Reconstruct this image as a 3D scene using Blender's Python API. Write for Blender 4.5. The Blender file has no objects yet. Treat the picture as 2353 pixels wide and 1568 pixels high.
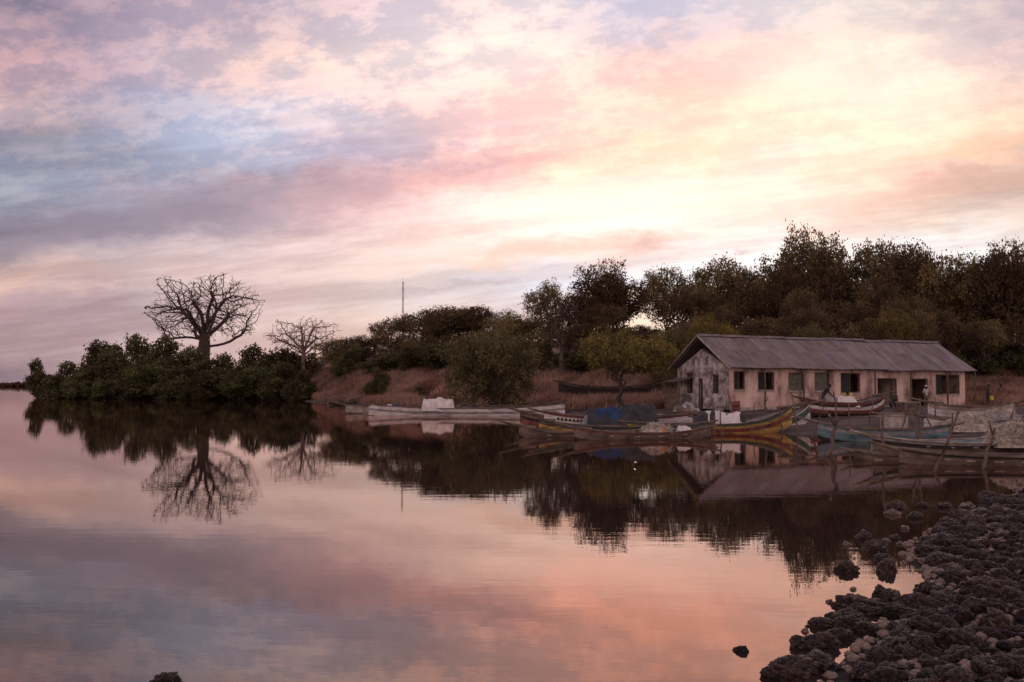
import bpy, math, random, bmesh
import numpy as np
from mathutils import Vector, Matrix, noise as mn
random.seed(7); rng=np.random.default_rng(7)
scene=bpy.context.scene; COL=scene.collection
CAMH=2.4; F=2353*35/36; PITCH=math.atan((885-784)/F)
cP,sP=math.cos(PITCH),math.sin(PITCH)
def ray(px,py):
    u=(px-1176.5)/F; v=(784-py)/F
    y=cP-v*sP; z=v*cP+sP
    return u/y, z/y
def at(px,py,d):
    a,b=ray(px,py); return Vector((a*d,d,CAMH+b*d))
def G(px,py,z=0.0):
    a,b=ray(px,py); d=(z-CAMH)/b; return (a*d,d)
def s2l(c):
    return tuple(((v/255)/12.92 if v/255<=0.04045 else ((v/255+0.055)/1.055)**2.4) for v in c)
# ------------------------------------------------ helpers
def mesh_obj(name,verts,faces,mats=(),midx=None,smooth=False,link=True):
    me=bpy.data.meshes.new(name)
    me.from_pydata([tuple(v) for v in verts] if not isinstance(verts,np.ndarray) else verts.tolist(),[],
                   faces.tolist() if isinstance(faces,np.ndarray) else faces)
    for m in mats: me.materials.append(m)
    if midx is not None: me.polygons.foreach_set('material_index',np.asarray(midx,dtype=np.int32))
    if smooth: me.polygons.foreach_set('use_smooth',np.ones(len(me.polygons),dtype=bool))
    me.update()
    if not link: return me
    o=bpy.data.objects.new(name,me); COL.objects.link(o); return o
def tag(o,label,cat,group=None,kind=None):
    if label: o["label"]=label
    if cat: o["category"]=cat
    if group: o["group"]=group
    if kind: o["kind"]=kind
    return o
def thing(name,label,cat,loc,group=None,rotz=0.0,scale=(1,1,1)):
    e=bpy.data.objects.new(name,None); COL.objects.link(e); e.location=loc
    e.rotation_euler=(0,0,rotz); e.scale=scale; e.empty_display_size=0.3
    return tag(e,label,cat,group)
def child(parent,name,me,loc=(0,0,0),rot=(0,0,0),label=None):
    o=bpy.data.objects.new(name,me); COL.objects.link(o); o.parent=parent
    o.location=loc; o.rotation_euler=rot
    if label: o["label"]=label
    return o
class MB:
    def __init__(s): s.v=[]; s.f=[]; s.m=[]
    def box(s,x0,x1,y0,y1,z0,z1,m=0):
        n=len(s.v); s.v+=[(x0,y0,z0),(x1,y0,z0),(x1,y1,z0),(x0,y1,z0),(x0,y0,z1),(x1,y0,z1),(x1,y1,z1),(x0,y1,z1)]
        for f in ((0,3,2,1),(4,5,6,7),(0,1,5,4),(1,2,6,5),(2,3,7,6),(3,0,4,7)): s.f.append(tuple(n+i for i in f)); s.m.append(m)
    def quad(s,a,b,c,d,m=0):
        n=len(s.v); s.v+=[a,b,c,d]; s.f.append((n,n+1,n+2,n+3)); s.m.append(m)
    def tube(s,pts,rad,k=6,m=0):
        pts=[Vector(p) for p in pts]; n0=len(s.v)
        for i,p in enumerate(pts):
            d=(pts[min(i+1,len(pts)-1)]-pts[max(i-1,0)]).normalized()
            a=d.cross(Vector((0.3,0.1,1)) if abs(d.z)<0.9 else Vector((1,0,0))).normalized(); b=d.cross(a)
            for j in range(k):
                t=2*math.pi*j/k; s.v.append(tuple(p+(a*math.cos(t)+b*math.sin(t))*rad[i]))
        for i in range(len(pts)-1):
            for j in range(k):
                s.f.append((n0+i*k+j,n0+i*k+(j+1)%k,n0+(i+1)*k+(j+1)%k,n0+(i+1)*k+j)); s.m.append(m)
        s.f.append(tuple(n0+j for j in range(k))[::-1]); s.m.append(m)
        s.f.append(tuple(n0+(len(pts)-1)*k+j for j in range(k))); s.m.append(m)
    def mesh(s,name,mats,smooth=False): return mesh_obj(name,s.v,s.f,mats,s.m,smooth,link=False)
# ------------------------------------------------ materials
def nmat(name,c1,c2,scale=3.0,rough=0.8,bump=0.0,detail=5,stretch=(1,1,1),c3=None,coord='Object',lo=.35,hi=.65,bscale=None,objrand=0.0,trans=None,spec=0.3,point=None,isl=0.0):
    m=bpy.data.materials.new(name); m.use_nodes=True; nt=m.node_tree; N=nt.nodes; L=nt.links
    b=N['Principled BSDF']; tc=N.new('ShaderNodeTexCoord'); mp=N.new('ShaderNodeMapping'); mp.inputs['Scale'].default_value=stretch
    L.new(tc.outputs[coord],mp.inputs['Vector'])
    no=N.new('ShaderNodeTexNoise'); no.inputs['Scale'].default_value=scale; no.inputs['Detail'].default_value=detail; no.inputs['Roughness'].default_value=0.62
    L.new(mp.outputs[0],no.inputs['Vector'])
    cr=N.new('ShaderNodeValToRGB'); cr.color_ramp.elements[0].position=lo; cr.color_ramp.elements[1].position=hi
    cr.color_ramp.elements[0].color=(*c1,1); cr.color_ramp.elements[1].color=(*c2,1)
    if c3: e=cr.color_ramp.elements.new((lo+hi)/2); e.color=(*c3,1)
    L.new(no.outputs['Fac'],cr.inputs['Fac']); out=cr.outputs['Color']
    if point:
        ge=N.new('ShaderNodeNewGeometry'); pm=N.new('ShaderNodeMapRange'); pm.inputs['From Min'].default_value=.50; pm.inputs['From Max'].default_value=.60
        L.new(ge.outputs['Pointiness'],pm.inputs['Value']); mx=N.new('ShaderNodeMix'); mx.data_type='RGBA'
        L.new(pm.outputs[0],mx.inputs['Factor']); L.new(out,mx.inputs['A']); mx.inputs['B'].default_value=(*point,1); out=mx.outputs['Result']
    if isl>0:
        ge=N.new('ShaderNodeNewGeometry'); hs=N.new('ShaderNodeHueSaturation'); mr=N.new('ShaderNodeMapRange'); mr.inputs['To Min'].default_value=1-isl; mr.inputs['To Max'].default_value=1+isl
        L.new(ge.outputs['Random Per Island'],mr.inputs['Value']); L.new(mr.outputs[0],hs.inputs['Value']); L.new(out,hs.inputs['Color']); out=hs.outputs['Color']
    if objrand>0:
        oi=N.new('ShaderNodeObjectInfo'); hs=N.new('ShaderNodeHueSaturation')
        mr=N.new('ShaderNodeMapRange'); mr.inputs['To Min'].default_value=1-objrand; mr.inputs['To Max'].default_value=1+objrand
        L.new(oi.outputs['Random'],mr.inputs['Value']); L.new(mr.outputs[0],hs.inputs['Value'])
        mr2=N.new('ShaderNodeMapRange'); mr2.inputs['To Min'].default_value=0.47; mr2.inputs['To Max'].default_value=0.52
        L.new(oi.outputs['Random'],mr2.inputs['Value']); L.new(mr2.outputs[0],hs.inputs['Hue'])
        L.new(out,hs.inputs['Color']); out=hs.outputs['Color']
    L.new(out,b.inputs['Base Color']); b.inputs['Roughness'].default_value=rough
    b.inputs['Specular IOR Level'].default_value=spec
    if bump>0:
        n2=N.new('ShaderNodeTexNoise'); n2.inputs['Scale'].default_value=bscale or scale*4; n2.inputs['Detail'].default_value=6
        L.new(mp.outputs[0],n2.inputs['Vector']); bp=N.new('ShaderNodeBump'); bp.inputs['Strength'].default_value=1.0; bp.inputs['Distance'].default_value=bump
        L.new(n2.outputs['Fac'],bp.inputs['Height']); L.new(bp.outputs[0],b.inputs['Normal'])
    if trans:
        df=N.new('ShaderNodeBsdfDiffuse'); L.new(out,df.inputs['Color'])
        tr=N.new('ShaderNodeBsdfTranslucent'); mx=N.new('ShaderNodeMixShader'); mx.inputs[0].default_value=trans
        L.new(out,tr.inputs['Color']); L.new(df.outputs[0],mx.inputs[1]); L.new(tr.outputs[0],mx.inputs[2]); L.new(mx.outputs[0],N['Material Output'].inputs['Surface']); N.remove(b)
    return m
M={}
M['bark']=nmat('bark',(.045,.03,.026),(.10,.07,.06),2,.9,.03)
M['barkpale']=nmat('bark_pale',(.14,.09,.078),(.25,.17,.15),2,.9,.03)
M['leaf']=nmat('leaf_dark',(.080,.053,.030),(.235,.162,.082),.35,.75,detail=2,objrand=.45,trans=.32,isl=.2)
M['leafol']=nmat('leaf_olive',(.10,.086,.042),(.21,.175,.080),.5,.75,detail=2,objrand=.1,trans=.3,isl=.22)
M['leafyel']=nmat('leaf_yellow',(.125,.094,.034),(.27,.20,.065),.6,.75,detail=2,objrand=.1,trans=.32,isl=.3)
M['leafmang']=nmat('leaf_mangrove',(.044,.040,.021),(.145,.122,.058),.45,.7,detail=2,objrand=.2,trans=.25,isl=.22)
M['rock']=nmat('laterite_rock',(.012,.006,.005),(.105,.052,.042),3.2,.38,.10,c3=(.032,.016,.013),bscale=10,objrand=.4,lo=.36,hi=.70,spec=.45,point=(.17,.10,.085))
M['grass']=nmat('dry_grass',(.20,.10,.078),(.50,.315,.235),.22,.9,detail=3,trans=.3,isl=.4)
M['plaster']=nmat('peach_plaster',(.14,.085,.07),(.68,.47,.415),.8,.9,.01,c3=(.50,.33,.285),stretch=(1,1,.5),lo=.36,hi=.62,detail=10)
M['white']=nmat('peeling_whitewash',(.12,.09,.085),(.54,.46,.44),1.7,.9,.01,c3=(.31,.255,.24),lo=.38,hi=.62,detail=8)
M['roof']=nmat('weathered_iron',(.14,.105,.108),(.25,.195,.20),1.0,.62,.0,stretch=(2,.3,1),detail=8)
M['roof2']=nmat('weathered_iron_dark',(.11,.082,.085),(.21,.16,.165),1.2,.65,.0,stretch=(2,.3,1),detail=8)
M['roof3']=nmat('rusty_iron',(.13,.085,.078),(.23,.16,.148),1.6,.7,.0,stretch=(2,.3,1),detail=8)
M['wood']=nmat('weathered_wood',(.055,.036,.03),(.19,.13,.105),5,.85,.01,stretch=(.3,1,1))
M['woodpale']=nmat('pale_wood',(.17,.125,.10),(.40,.31,.265),5,.85,.01,stretch=(.3,1,1))
M['dark']=nmat('dark_paint',(.012,.010,.010),(.03,.025,.025),4,.7)
M['shut']=nmat('shutter_paint',(.08,.07,.055),(.16,.14,.115),4,.8)
M['bwhite']=nmat('worn_white_paint',(.18,.14,.13),(.66,.58,.57),2.5,.65,.005,c3=(.50,.43,.42),stretch=(.5,1,3),lo=.32,hi=.62,detail=9)
M['byellow']=nmat('worn_yellow_paint',(.12,.07,.03),(.54,.32,.09),2.5,.6,.004,stretch=(.5,1,3),detail=9)
M['bgreen']=nmat('worn_green_paint',(.03,.05,.035),(.06,.12,.08),2.5,.6,.004)
M['bred']=nmat('worn_red_paint',(.07,.025,.022),(.24,.07,.055),2.5,.6,.004,detail=9)
M['bblue']=nmat('faded_blue_paint',(.06,.09,.11),(.16,.25,.28),2.5,.65,.005,stretch=(.5,1,3),detail=9)
M['bgrey']=nmat('grey_paint',(.14,.125,.125),(.32,.28,.28),2.5,.7,.005,detail=9)
M['bblk']=nmat('tarred_plank',(.015,.011,.010),(.05,.035,.03),3,.7,.005)
M['tarpw']=nmat('white_tarp',(.44,.38,.37),(.72,.64,.63),2,.7,.015,bscale=5)
M['tarpk']=nmat('black_tarp',(.012,.012,.015),(.045,.04,.045),2,.55,.02,bscale=4)
M['tarpb']=nmat('blue_cloth',(.010,.020,.060),(.022,.050,.14),2,.7,.02,bscale=4)
M['net']=nmat('pale_net',(.30,.23,.19),(.80,.68,.59),7,.9,.05,bscale=30)
M['orange']=nmat('orange_cloth',(.48,.18,.05),(.65,.28,.10),4,.8)
M['conc']=nmat('concrete_block',(.27,.215,.19),(.46,.39,.35),4,.9,.01)
M['skin']=nmat('dark_skin',(.035,.02,.014),(.05,.03,.02),4,.5)
M['cy']=nmat('yellow_shirt',(.5,.34,.05),(.6,.42,.08),4,.8)
M['cw']=nmat('pale_shirt',(.35,.28,.25),(.45,.38,.34),4,.8)
M['ck']=nmat('black_clothes',(.012,.012,.014),(.03,.028,.03),4,.8)
M['cb']=nmat('navy_trousers',(.02,.022,.04),(.04,.042,.07),4,.8)
M['cbr']=nmat('brown_clothes',(.10,.06,.045),(.16,.10,.08),4,.8)
M['mred']=nmat('mast_red',(.28,.08,.06),(.35,.10,.08),4,.6)
M['mwhite']=nmat('mast_white',(.45,.40,.40),(.5,.45,.45),4,.6)
# ------------------------------------------------ terrain
shore=[G(60,914),G(200,916),G(420,918),G(600,920),G(690,922),G(735,928),G(820,933),G(950,938),G(1100,943),G(1300,952),G(1450,960),G(1600,972),
 G(1740,990),G(1850,1003),G(1960,1012),G(2080,1022),G(2200,1032),G(2400,1050),G(2750,1072),G(2900,1085),G(2600,1100),G(2400,1125),G(2300,1150),G(2220,1175),
 G(2160,1210),G(2090,1250),G(2075,1290),G(2130,1320),G(2160,1355),G(2070,1395),G(2030,1440),G(1950,1500),G(1890,1568),
 (2.2,6.5),(1.5,4.2),(-1.5,2.4),(-8,0.5),(-60,-10),(-300,-60),(-300,-4000),(4000,-4000),(4000,4000),(-150,4000),(-86,400),(-88,200)]
SH=np.array(shore)
def sdist(p):
    best=np.full(len(p),1e18); ins=np.zeros(len(p),bool)
    for i in range(len(SH)):
        a=SH[i]; b=SH[(i+1)%len(SH)]; ab=b-a
        t=np.clip(((p-a)@ab)/(ab@ab),0,1); q=a+t[:,None]*ab
        best=np.minimum(best,((p-q)**2).sum(1))
        c=((a[1]>p[:,1])!=(b[1]>p[:,1]))
        with np.errstate(divide='ignore',invalid='ignore'):
            xi=(b[0]-a[0])*(p[:,1]-a[1])/(b[1]-a[1]+1e-12)+a[0]
        ins^=(c&(p[:,0]<xi))
    return np.where(ins,1,-1)*np.sqrt(best)
FX=[-95,-60,-45,-30,-20,-10,0,10,30,60]; FY=[200,188,172,144,126,113,99,91,93,94]
def hz(p):
    p=np.asarray(p,float).reshape(-1,2); s=sdist(p)
    z=np.where(s>0,0.75*(1-np.exp(-s/6)),np.where(p[:,1]<27,np.maximum(-1.6,.12*s),np.maximum(-1.6,0.22*s)))
    z=np.where((p[:,1]<27)&(s>0),.42*(1-np.exp(-s/6)),z)
    foot=np.interp(p[:,0],FX,FY); e=np.maximum(0,p[:,1]-foot)
    hill=np.where(s>0,10*(1-np.exp(-e*0.024)),0)
    hill*=np.clip((p[:,0]+110)/70,0.1,1)*np.clip(s/6,0,1)
    x,y=p[:,0],p[:,1]
    w=.04*np.sin(x*1.3+np.sin(y*.9))*np.cos(y*1.1+.7*np.sin(x*.6))+.03*np.sin(x*3.1+y*2.3)*np.sin(y*2.9-x*1.7)
    return z+hill*(1+.10*np.sin(x*.35+y*.2)+.05*np.sin(x*.9-y*.5))+w*np.clip(np.abs(s),0,1.5)
def gz(x,y): return float(hz([(x,y)])[0])
ang=np.concatenate([np.linspace(-180,-40,50,endpoint=False),np.linspace(-40,40,300,endpoint=False),np.linspace(40,180,50,endpoint=False)])
rr=np.concatenate([[0.0],np.geomspace(0.6,300,270),np.geomspace(330,3900,14)])
A,R=np.meshgrid(np.radians(ang),rr); P2=np.stack([(R*np.sin(A)).ravel(),(R*np.cos(A)).ravel()],1)
Z=hz(P2); na=len(ang); V=np.column_stack([P2,Z])
i=np.arange(len(rr)-1)[:,None]*na; j=np.arange(na)[None,:]; jn=(j+1)%na
Fc=np.stack([i+j,i+jn,i+na+jn,i+na+j],-1).reshape(-1,4)
gm=bpy.data.materials.new('ground_mud_grass'); gm.use_nodes=True; nt=gm.node_tree; N=nt.nodes; L=nt.links
ge=N.new('ShaderNodeNewGeometry'); sx=N.new('ShaderNodeSeparateXYZ'); L.new(ge.outputs['Position'],sx.inputs[0])
no=N.new('ShaderNodeTexNoise'); no.inputs['Scale'].default_value=.35; no.inputs['Detail'].default_value=8; L.new(ge.outputs['Position'],no.inputs['Vector'])
c1=N.new('ShaderNodeValToRGB'); c1.color_ramp.elements[0].position=.35; c1.color_ramp.elements[1].position=.65
c1.color_ramp.elements[0].color=(.035,.023,.020,1); c1.color_ramp.elements[1].color=(.13,.085,.072,1); L.new(no.outputs['Fac'],c1.inputs['Fac'])
c2=N.new('ShaderNodeValToRGB'); c2.color_ramp.elements[0].position=.42; c2.color_ramp.elements[1].position=.60
c2.color_ramp.elements[0].color=(.07,.038,.030,1); c2.color_ramp.elements[1].color=(.22,.128,.096,1); L.new(no.outputs['Fac'],c2.inputs['Fac'])
mr=N.new('ShaderNodeMapRange'); mr.inputs['From Min'].default_value=.8; mr.inputs['From Max'].default_value=1.4; L.new(sx.outputs['Z'],mr.inputs['Value'])
mx=N.new('ShaderNodeMix'); mx.data_type='RGBA'; L.new(mr.outputs[0],mx.inputs['Factor']); L.new(c1.outputs[0],mx.inputs['A']); L.new(c2.outputs[0],mx.inputs['B'])
mr3=N.new('ShaderNodeMapRange'); mr3.inputs['From Min'].default_value=32; mr3.inputs['From Max'].default_value=25; L.new(sx.outputs['Y'],mr3.inputs['Value'])
mx3=N.new('ShaderNodeMix'); mx3.data_type='RGBA'; L.new(mr3.outputs[0],mx3.inputs['Factor']); L.new(mx.outputs['Result'],mx3.inputs['A']); mx3.inputs['B'].default_value=(.012,.008,.007,1)
L.new(mx3.outputs['Result'],N['Principled BSDF'].inputs['Base Color']); N['Principled BSDF'].inputs['Roughness'].default_value=.8; N['Principled BSDF'].inputs['Specular IOR Level'].default_value=.2
n2=N.new('ShaderNodeTexNoise'); n2.inputs['Scale'].default_value=9; n2.inputs['Detail'].default_value=6; L.new(ge.outputs['Position'],n2.inputs['Vector'])
bp=N.new('ShaderNodeBump'); bp.inputs['Distance'].default_value=.06; L.new(n2.outputs['Fac'],bp.inputs['Height']); L.new(bp.outputs[0],N['Principled BSDF'].inputs['Normal'])
g=mesh_obj('ground',V,Fc,[gm],smooth=True); g["kind"]="structure"
# water
wm=bpy.data.materials.new('still_water'); wm.use_nodes=True; nt=wm.node_tree; N=nt.nodes; L=nt.links
N.remove(N['Principled BSDF'])
df=N.new('ShaderNodeBsdfDiffuse'); df.inputs['Color'].default_value=(.030,.019,.018,1)
gl=N.new('ShaderNodeBsdfGlossy'); gl.inputs['Color'].default_value=(1.0,.84,.77,1); gl.inputs['Roughness'].default_value=.006
fr=N.new('ShaderNodeFresnel'); fr.inputs['IOR'].default_value=1.72
ms=N.new('ShaderNodeMixShader'); L.new(fr.outputs[0],ms.inputs[0]); L.new(df.outputs[0],ms.inputs[1]); L.new(gl.outputs[0],ms.inputs[2]); L.new(ms.outputs[0],N['Material Output'].inputs['Surface'])
ge=N.new('ShaderNodeNewGeometry')
mp=N.new('ShaderNodeMapping'); mp.inputs['Scale'].default_value=(.5,1.6,1); L.new(ge.outputs['Position'],mp.inputs['Vector'])
wn=N.new('ShaderNodeTexNoise'); wn.inputs['Scale'].default_value=1.8; wn.inputs['Detail'].default_value=3; L.new(mp.outputs[0],wn.inputs['Vector'])
wl=N.new('ShaderNodeTexNoise'); wl.inputs['Scale'].default_value=.06; wl.inputs['Detail'].default_value=2; L.new(ge.outputs['Position'],wl.inputs['Vector'])
mm=N.new('ShaderNodeMath'); mm.operation='MULTIPLY'; L.new(wn.outputs['Fac'],mm.inputs[0]); L.new(wl.outputs['Fac'],mm.inputs[1])
bp=N.new('ShaderNodeBump'); bp.inputs['Strength'].default_value=1; bp.inputs['Distance'].default_value=.0022; L.new(mm.outputs[0],bp.inputs['Height'])
L.new(bp.outputs[0],gl.inputs['Normal'])
w=mesh_obj('water',[(-4000,-4000,0),(4000,-4000,0),(4000,4000,0),(-4000,4000,0)],[(0,1,2,3)],[wm]); w["kind"]="structure"
# ------------------------------------------------ trees
def colonize(att,nodes,par,step,infl,kill,maxit=160,jit=.25,maxn=9000):
    Nn=[np.array(n,float) for n in nodes]; par=list(par); alive=np.ones(len(att),bool)
    dm=np.full(len(att),1e9); near=np.zeros(len(att),int); start=0
    for it in range(maxit):
        new=np.array(Nn[start:]); 
        d=np.sqrt(((att[None]-new[:,None])**2).sum(2)); k=d.argmin(0); dd=d[k,np.arange(len(att))]
        up=dd<dm; dm[up]=dd[up]; near[up]=k[up]+start; start=len(Nn)
        alive&=dm>kill
        act=alive&(dm<infl)
        if not act.any() or len(Nn)>maxn: break
        NA=np.array(Nn); v=att[act]-NA[near[act]]; v/=np.linalg.norm(v,axis=1)[:,None]
        acc=np.zeros_like(NA); np.add.at(acc,near[act],v); idx=np.unique(near[act])
        a=acc[idx]; a/=np.linalg.norm(a,axis=1)[:,None]+1e-6; a+=rng.normal(0,jit,a.shape); a/=np.linalg.norm(a,axis=1)[:,None]
        for q,pi in zip(NA[idx]+a*step,idx): Nn.append(q); par.append(int(pi))
    return np.array(Nn),np.array(par)
def radii(n,par,r0,ex=2.3,rmax=9):
    acc=np.zeros(len(n))
    for i in range(len(n)-1,0,-1):
        if acc[i]==0: acc[i]=r0**ex
        acc[par[i]]+=acc[i]
    return np.minimum(acc**(1/ex),rmax)
def tubes(n,par,r,k=5):
    ch=np.arange(1,len(n)); pa=par[1:]; big=np.full(len(n),-1)
    for c,p in zip(ch,pa):
        if big[p]<0 or r[c]>r[big[p]]: big[p]=c
    ra=np.where(big[pa]==ch,r[pa],r[ch]*1.15); rb=r[ch]
    d=n[ch]-n[pa]; d/=np.linalg.norm(d,axis=1)[:,None]+1e-9
    ref=np.where(np.abs(d[:,2:3])<.9,[[0,0,1.]],[[1.,0,0]]); a=np.cross(d,ref); a/=np.linalg.norm(a,axis=1)[:,None]; b=np.cross(d,a)
    t=np.arange(k)*2*np.pi/k; off=a[:,None]*np.cos(t)[None,:,None]+b[:,None]*np.sin(t)[None,:,None]
    v=np.stack([n[pa][:,None]+off*ra[:,None,None],n[ch][:,None]+off*rb[:,None,None]],1).reshape(-1,3)
    e=np.arange(len(ch))[:,None]*2*k; j=np.arange(k)[None]; jn=(j+1)%k
    f=np.stack([e+j,e+jn,e+k+jn,e+k+j],-1).reshape(-1,4); return v,f
def leaves(pts,n,sig,size):
    c=np.repeat(pts,n,0)+rng.normal(0,sig,(len(pts)*n,3))*[1,1,.75]; m=len(c)
    a=rng.normal(size=(m,3)); a/=np.linalg.norm(a,axis=1)[:,None]; b=rng.normal(size=(m,3)); b-= (a*b).sum(1)[:,None]*a; b/=np.linalg.norm(b,axis=1)[:,None]
    s=size*rng.uniform(.6,1.3,(m,1)); v=np.stack([c-a*s,c-b*s*.5,c+a*s,c+b*s*.5],1).reshape(-1,3)
    return v,np.arange(m*4).reshape(-1,4)
def blobs(centers,rads,n):
    w=np.array([r[0]*r[1]*r[2] for r in rads]); w=w/w.sum(); k=rng.choice(len(rads),n,p=w)
    d=rng.normal(size=(n,3)); d/=np.linalg.norm(d,axis=1)[:,None]; rad=rng.uniform(.15,1,n)**(1/2.2)
    return np.array(centers)[k]+d*rad[:,None]*np.array(rads)[k]
def limbs(z0,z1,reach,nl,rise,jit=.3):
    nodes=[np.array([0,0,0.])]; par=[-1]; st=6
    for i in range(1,st+1): nodes.append(np.array([rng.normal(0,jit*.3),rng.normal(0,jit*.3),z0*i/st])); par.append(i-1)
    top=len(nodes)-1
    for l in range(nl):
        az=2*np.pi*(l+rng.uniform(-.3,.3))/nl; p=nodes[top if l%3 else top-1].copy(); pi=top if l%3 else top-1
        rch=reach*rng.uniform(.6,1)
        for s in range(1,6):
            t=s/5; q=np.array([math.cos(az)*rch*t,math.sin(az)*rch*t,p[2]+(z1-z0)*rise*rng.uniform(.7,1.1)*t**.8])+rng.normal(0,jit,3)*[1,1,.6]
            nodes.append(q); par.append(pi); pi=len(nodes)-1
    return nodes,par
def broadleaf(seed,H=12,Rr=5,trunk=.28,nb=9,natt=900,nl=9,leafsz=.2,sig=.34,mat='leaf',low=False,r0=.02,barkm='bark',dome=False):
    global rng; rng=np.random.default_rng(seed)
    cs=[];rs=[]
    for i in range(nb):
        az=rng.uniform(0,6.28); q=Rr*rng.uniform(.2,.72); br=Rr*rng.uniform(.26,.42)
        zlo=br*.6 if low else H*trunk+br*.6
        zc=zlo+(H-br*.8-zlo)*rng.uniform(0,1)*(1-.35*(q/Rr))
        if dome and i%2==0: zc=(H-br*.8)*(1-.22*(q/Rr)**2)-rng.uniform(0,.8)
        if i==0: q=rng.uniform(0,Rr*.25); zc=H-br*.8
        cs.append((q*math.cos(az),q*math.sin(az),zc)); rs.append((br,br,br*.75))
    att=blobs(cs,rs,natt)
    nd,pr=limbs(H*trunk*(.35 if low else 1),H,Rr*.45,6,.5)
    n,p=colonize(att,nd,pr,.38,6,.5,maxn=5000)
    r=radii(n,p,r0); tv,tf=tubes(n,p,r,4)
    tips=n[(r<r0*2.1)]
    tips=tips[tips[:,2]>H*trunk*.5*(0 if low else 1)]
    lv,lf=leaves(tips,nl,sig,leafsz)
    t=mesh_obj('trunk',tv,tf,[M[barkm]],smooth=True,link=False); c=mesh_obj('crown',lv,lf,[M[mat]],link=False)
    c["H"]=float(np.percentile(lv[:,2],99.7)); c["R"]=float(np.percentile(np.abs(lv[:,:2]),99))
    print('tree',seed,len(n),len(lf)); return t,c
BL=[broadleaf(s,H=10,Rr=6.5,nb=nb,natt=a,nl=l,leafsz=.15,sig=.33,trunk=tk,dome=True) for s,nb,a,l,tk in ((11,11,1300,12,.2),(12,13,1400,12,.15),(13,9,1100,11,.28),(14,15,1500,12,.15),(15,8,900,10,.28))]
AIRY=[broadleaf(s,H=10,Rr=6,nb=10,natt=1000,nl=7,leafsz=.14,sig=.26,trunk=.3,dome=True) for s in (21,22)]
OL=broadleaf(31,H=8,Rr=6,trunk=.12,nb=20,natt=2300,nl=13,leafsz=.15,sig=.3,mat='leafol',dome=True)
YE=broadleaf(41,H=8,Rr=5.5,trunk=.34,nb=16,natt=1900,nl=14,leafsz=.14,sig=.29,mat='leafyel',dome=True)
MG=[broadleaf(s,H=8,Rr=5.5,trunk=.1,nb=14,natt=1500,nl=11,leafsz=.24,sig=.36,mat='leafmang',low=True) for s in (51,52,53)]
DRY=broadleaf(61,H=4,Rr=3,trunk=.1,nb=8,natt=500,nl=2,leafsz=.1,sig=.2,mat='grass',low=True,barkm='barkpale')
def place(pair,px,top,wpx,d,name,label,cat,group=None,zbase=None):
    p=at(px,top,d); z=gz(p.x,p.y) if zbase is None else zbase; t,c=pair
    sz=(p.z-z)/c["H"]; sx=wpx/2/F*d/c["R"]
    e=thing(name,label,cat,(p.x,p.y,z-.1),group,random.uniform(0,6.28),(sx,sx,sz))
    child(e,'trunk',t); child(e,'crown',c); return e
WL="tall dark leafy tree in the hillside wood"; WG="trees of the hillside wood"
front=[(785,778,100,150,0),(835,770,95,152,1),(905,727,100,148,4),(965,718,140,150,2),(1030,703,170,142,3),(1105,703,140,140,0),(1190,722,130,128,1),
 (1262,645,125,124,4),(1392,598,150,122,'a0'),(1400,628,160,124,3),(1330,672,120,120,2),(1530,612,105,128,0),(1600,648,120,124,2),(1655,593,150,124,1),(1715,622,120,122,0),(1852,518,170,116,'a1'),
 (1855,556,190,118,3),(1800,600,120,118,3),(1930,600,130,118,4),(2010,550,170,116,2),(2090,562,160,113,3),(2180,582,160,110,0),(2320,554,170,107,'a0'),(2310,575,170,107,1),(2430,565,180,104,2),(2250,588,130,112,4)]
for px,t,w_,d,k in front:
    pr=AIRY[int(k[1])] if isinstance(k,str) else BL[k]
    place(pr,px,t,w_*1.18,d,'tree',WL,'tree',WG)
SKX=[740,800,900,1000,1100,1200,1280,1390,1460,1530,1650,1740,1790,1850,1940,1990,2100,2200,2400]
SKY=[800,785,755,722,722,735,700,650,722,665,645,675,640,600,630,590,600,618,605]
for row,(off,dd) in enumerate(((22,2),(58,-3),(95,-8),(130,-12))):
    px=790+row*17
    while px<2460:
        top=np.interp(px,SKX,SKY)+off+random.uniform(-18,20)
        dep=np.interp(px,[780,1000,1200,1500,1900,2150,2220,2400],[152,142,124,120,113,110,117,116])+dd+random.uniform(-2,2)
        if top<np.interp(px,[780,1000,1300,1600,2400],[805,790,800,770,780]):
            place(BL[random.randrange(5)],px,top,random.uniform(115,185),dep,'tree',WL,'tree',WG)
        px+=random.uniform(72,98)
px=810
while px<2440:
    dep=np.interp(px,[780,1000,1200,1500,1900,2150,2210,2400],[146,128,112,105,98,97,104,104])+random.uniform(-1,3)
    place(MG[random.randrange(3)],px,np.interp(px,[780,1000,1250,1500,2400],[800,800,800,790,800])+random.uniform(-18,14),random.uniform(90,140),dep,'bush','dark green bush at the edge of the wood','bush','bushes at the edge of the wood')
    px+=random.uniform(60,90)
place(OL,1147,757,222,86,'tree','round olive-green tree with drooping crown near the bank','tree')
place(YE,1425,755,226,80,'tree','yellow-green leafy tree with a forked dark trunk','tree')
place(YE,1630,722,120,95,'tree','yellow-green tree rising behind the long building','tree')
place(YE,2055,712,120,98,'tree','light green tree rising behind the long building','tree')
place(OL,1550,752,110,94,'tree','olive tree beside the long building','tree')
place(OL,1870,745,100,98,'tree','small olive tree behind the roof','tree')
place(MG[0],866,845,58,122,'bush','small green bush on the dry grass bank','bush')
place(MG[1],960,886,46,115,'bush','low green bush on the dry grass bank','bush')
r=random.Random(31)
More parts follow.
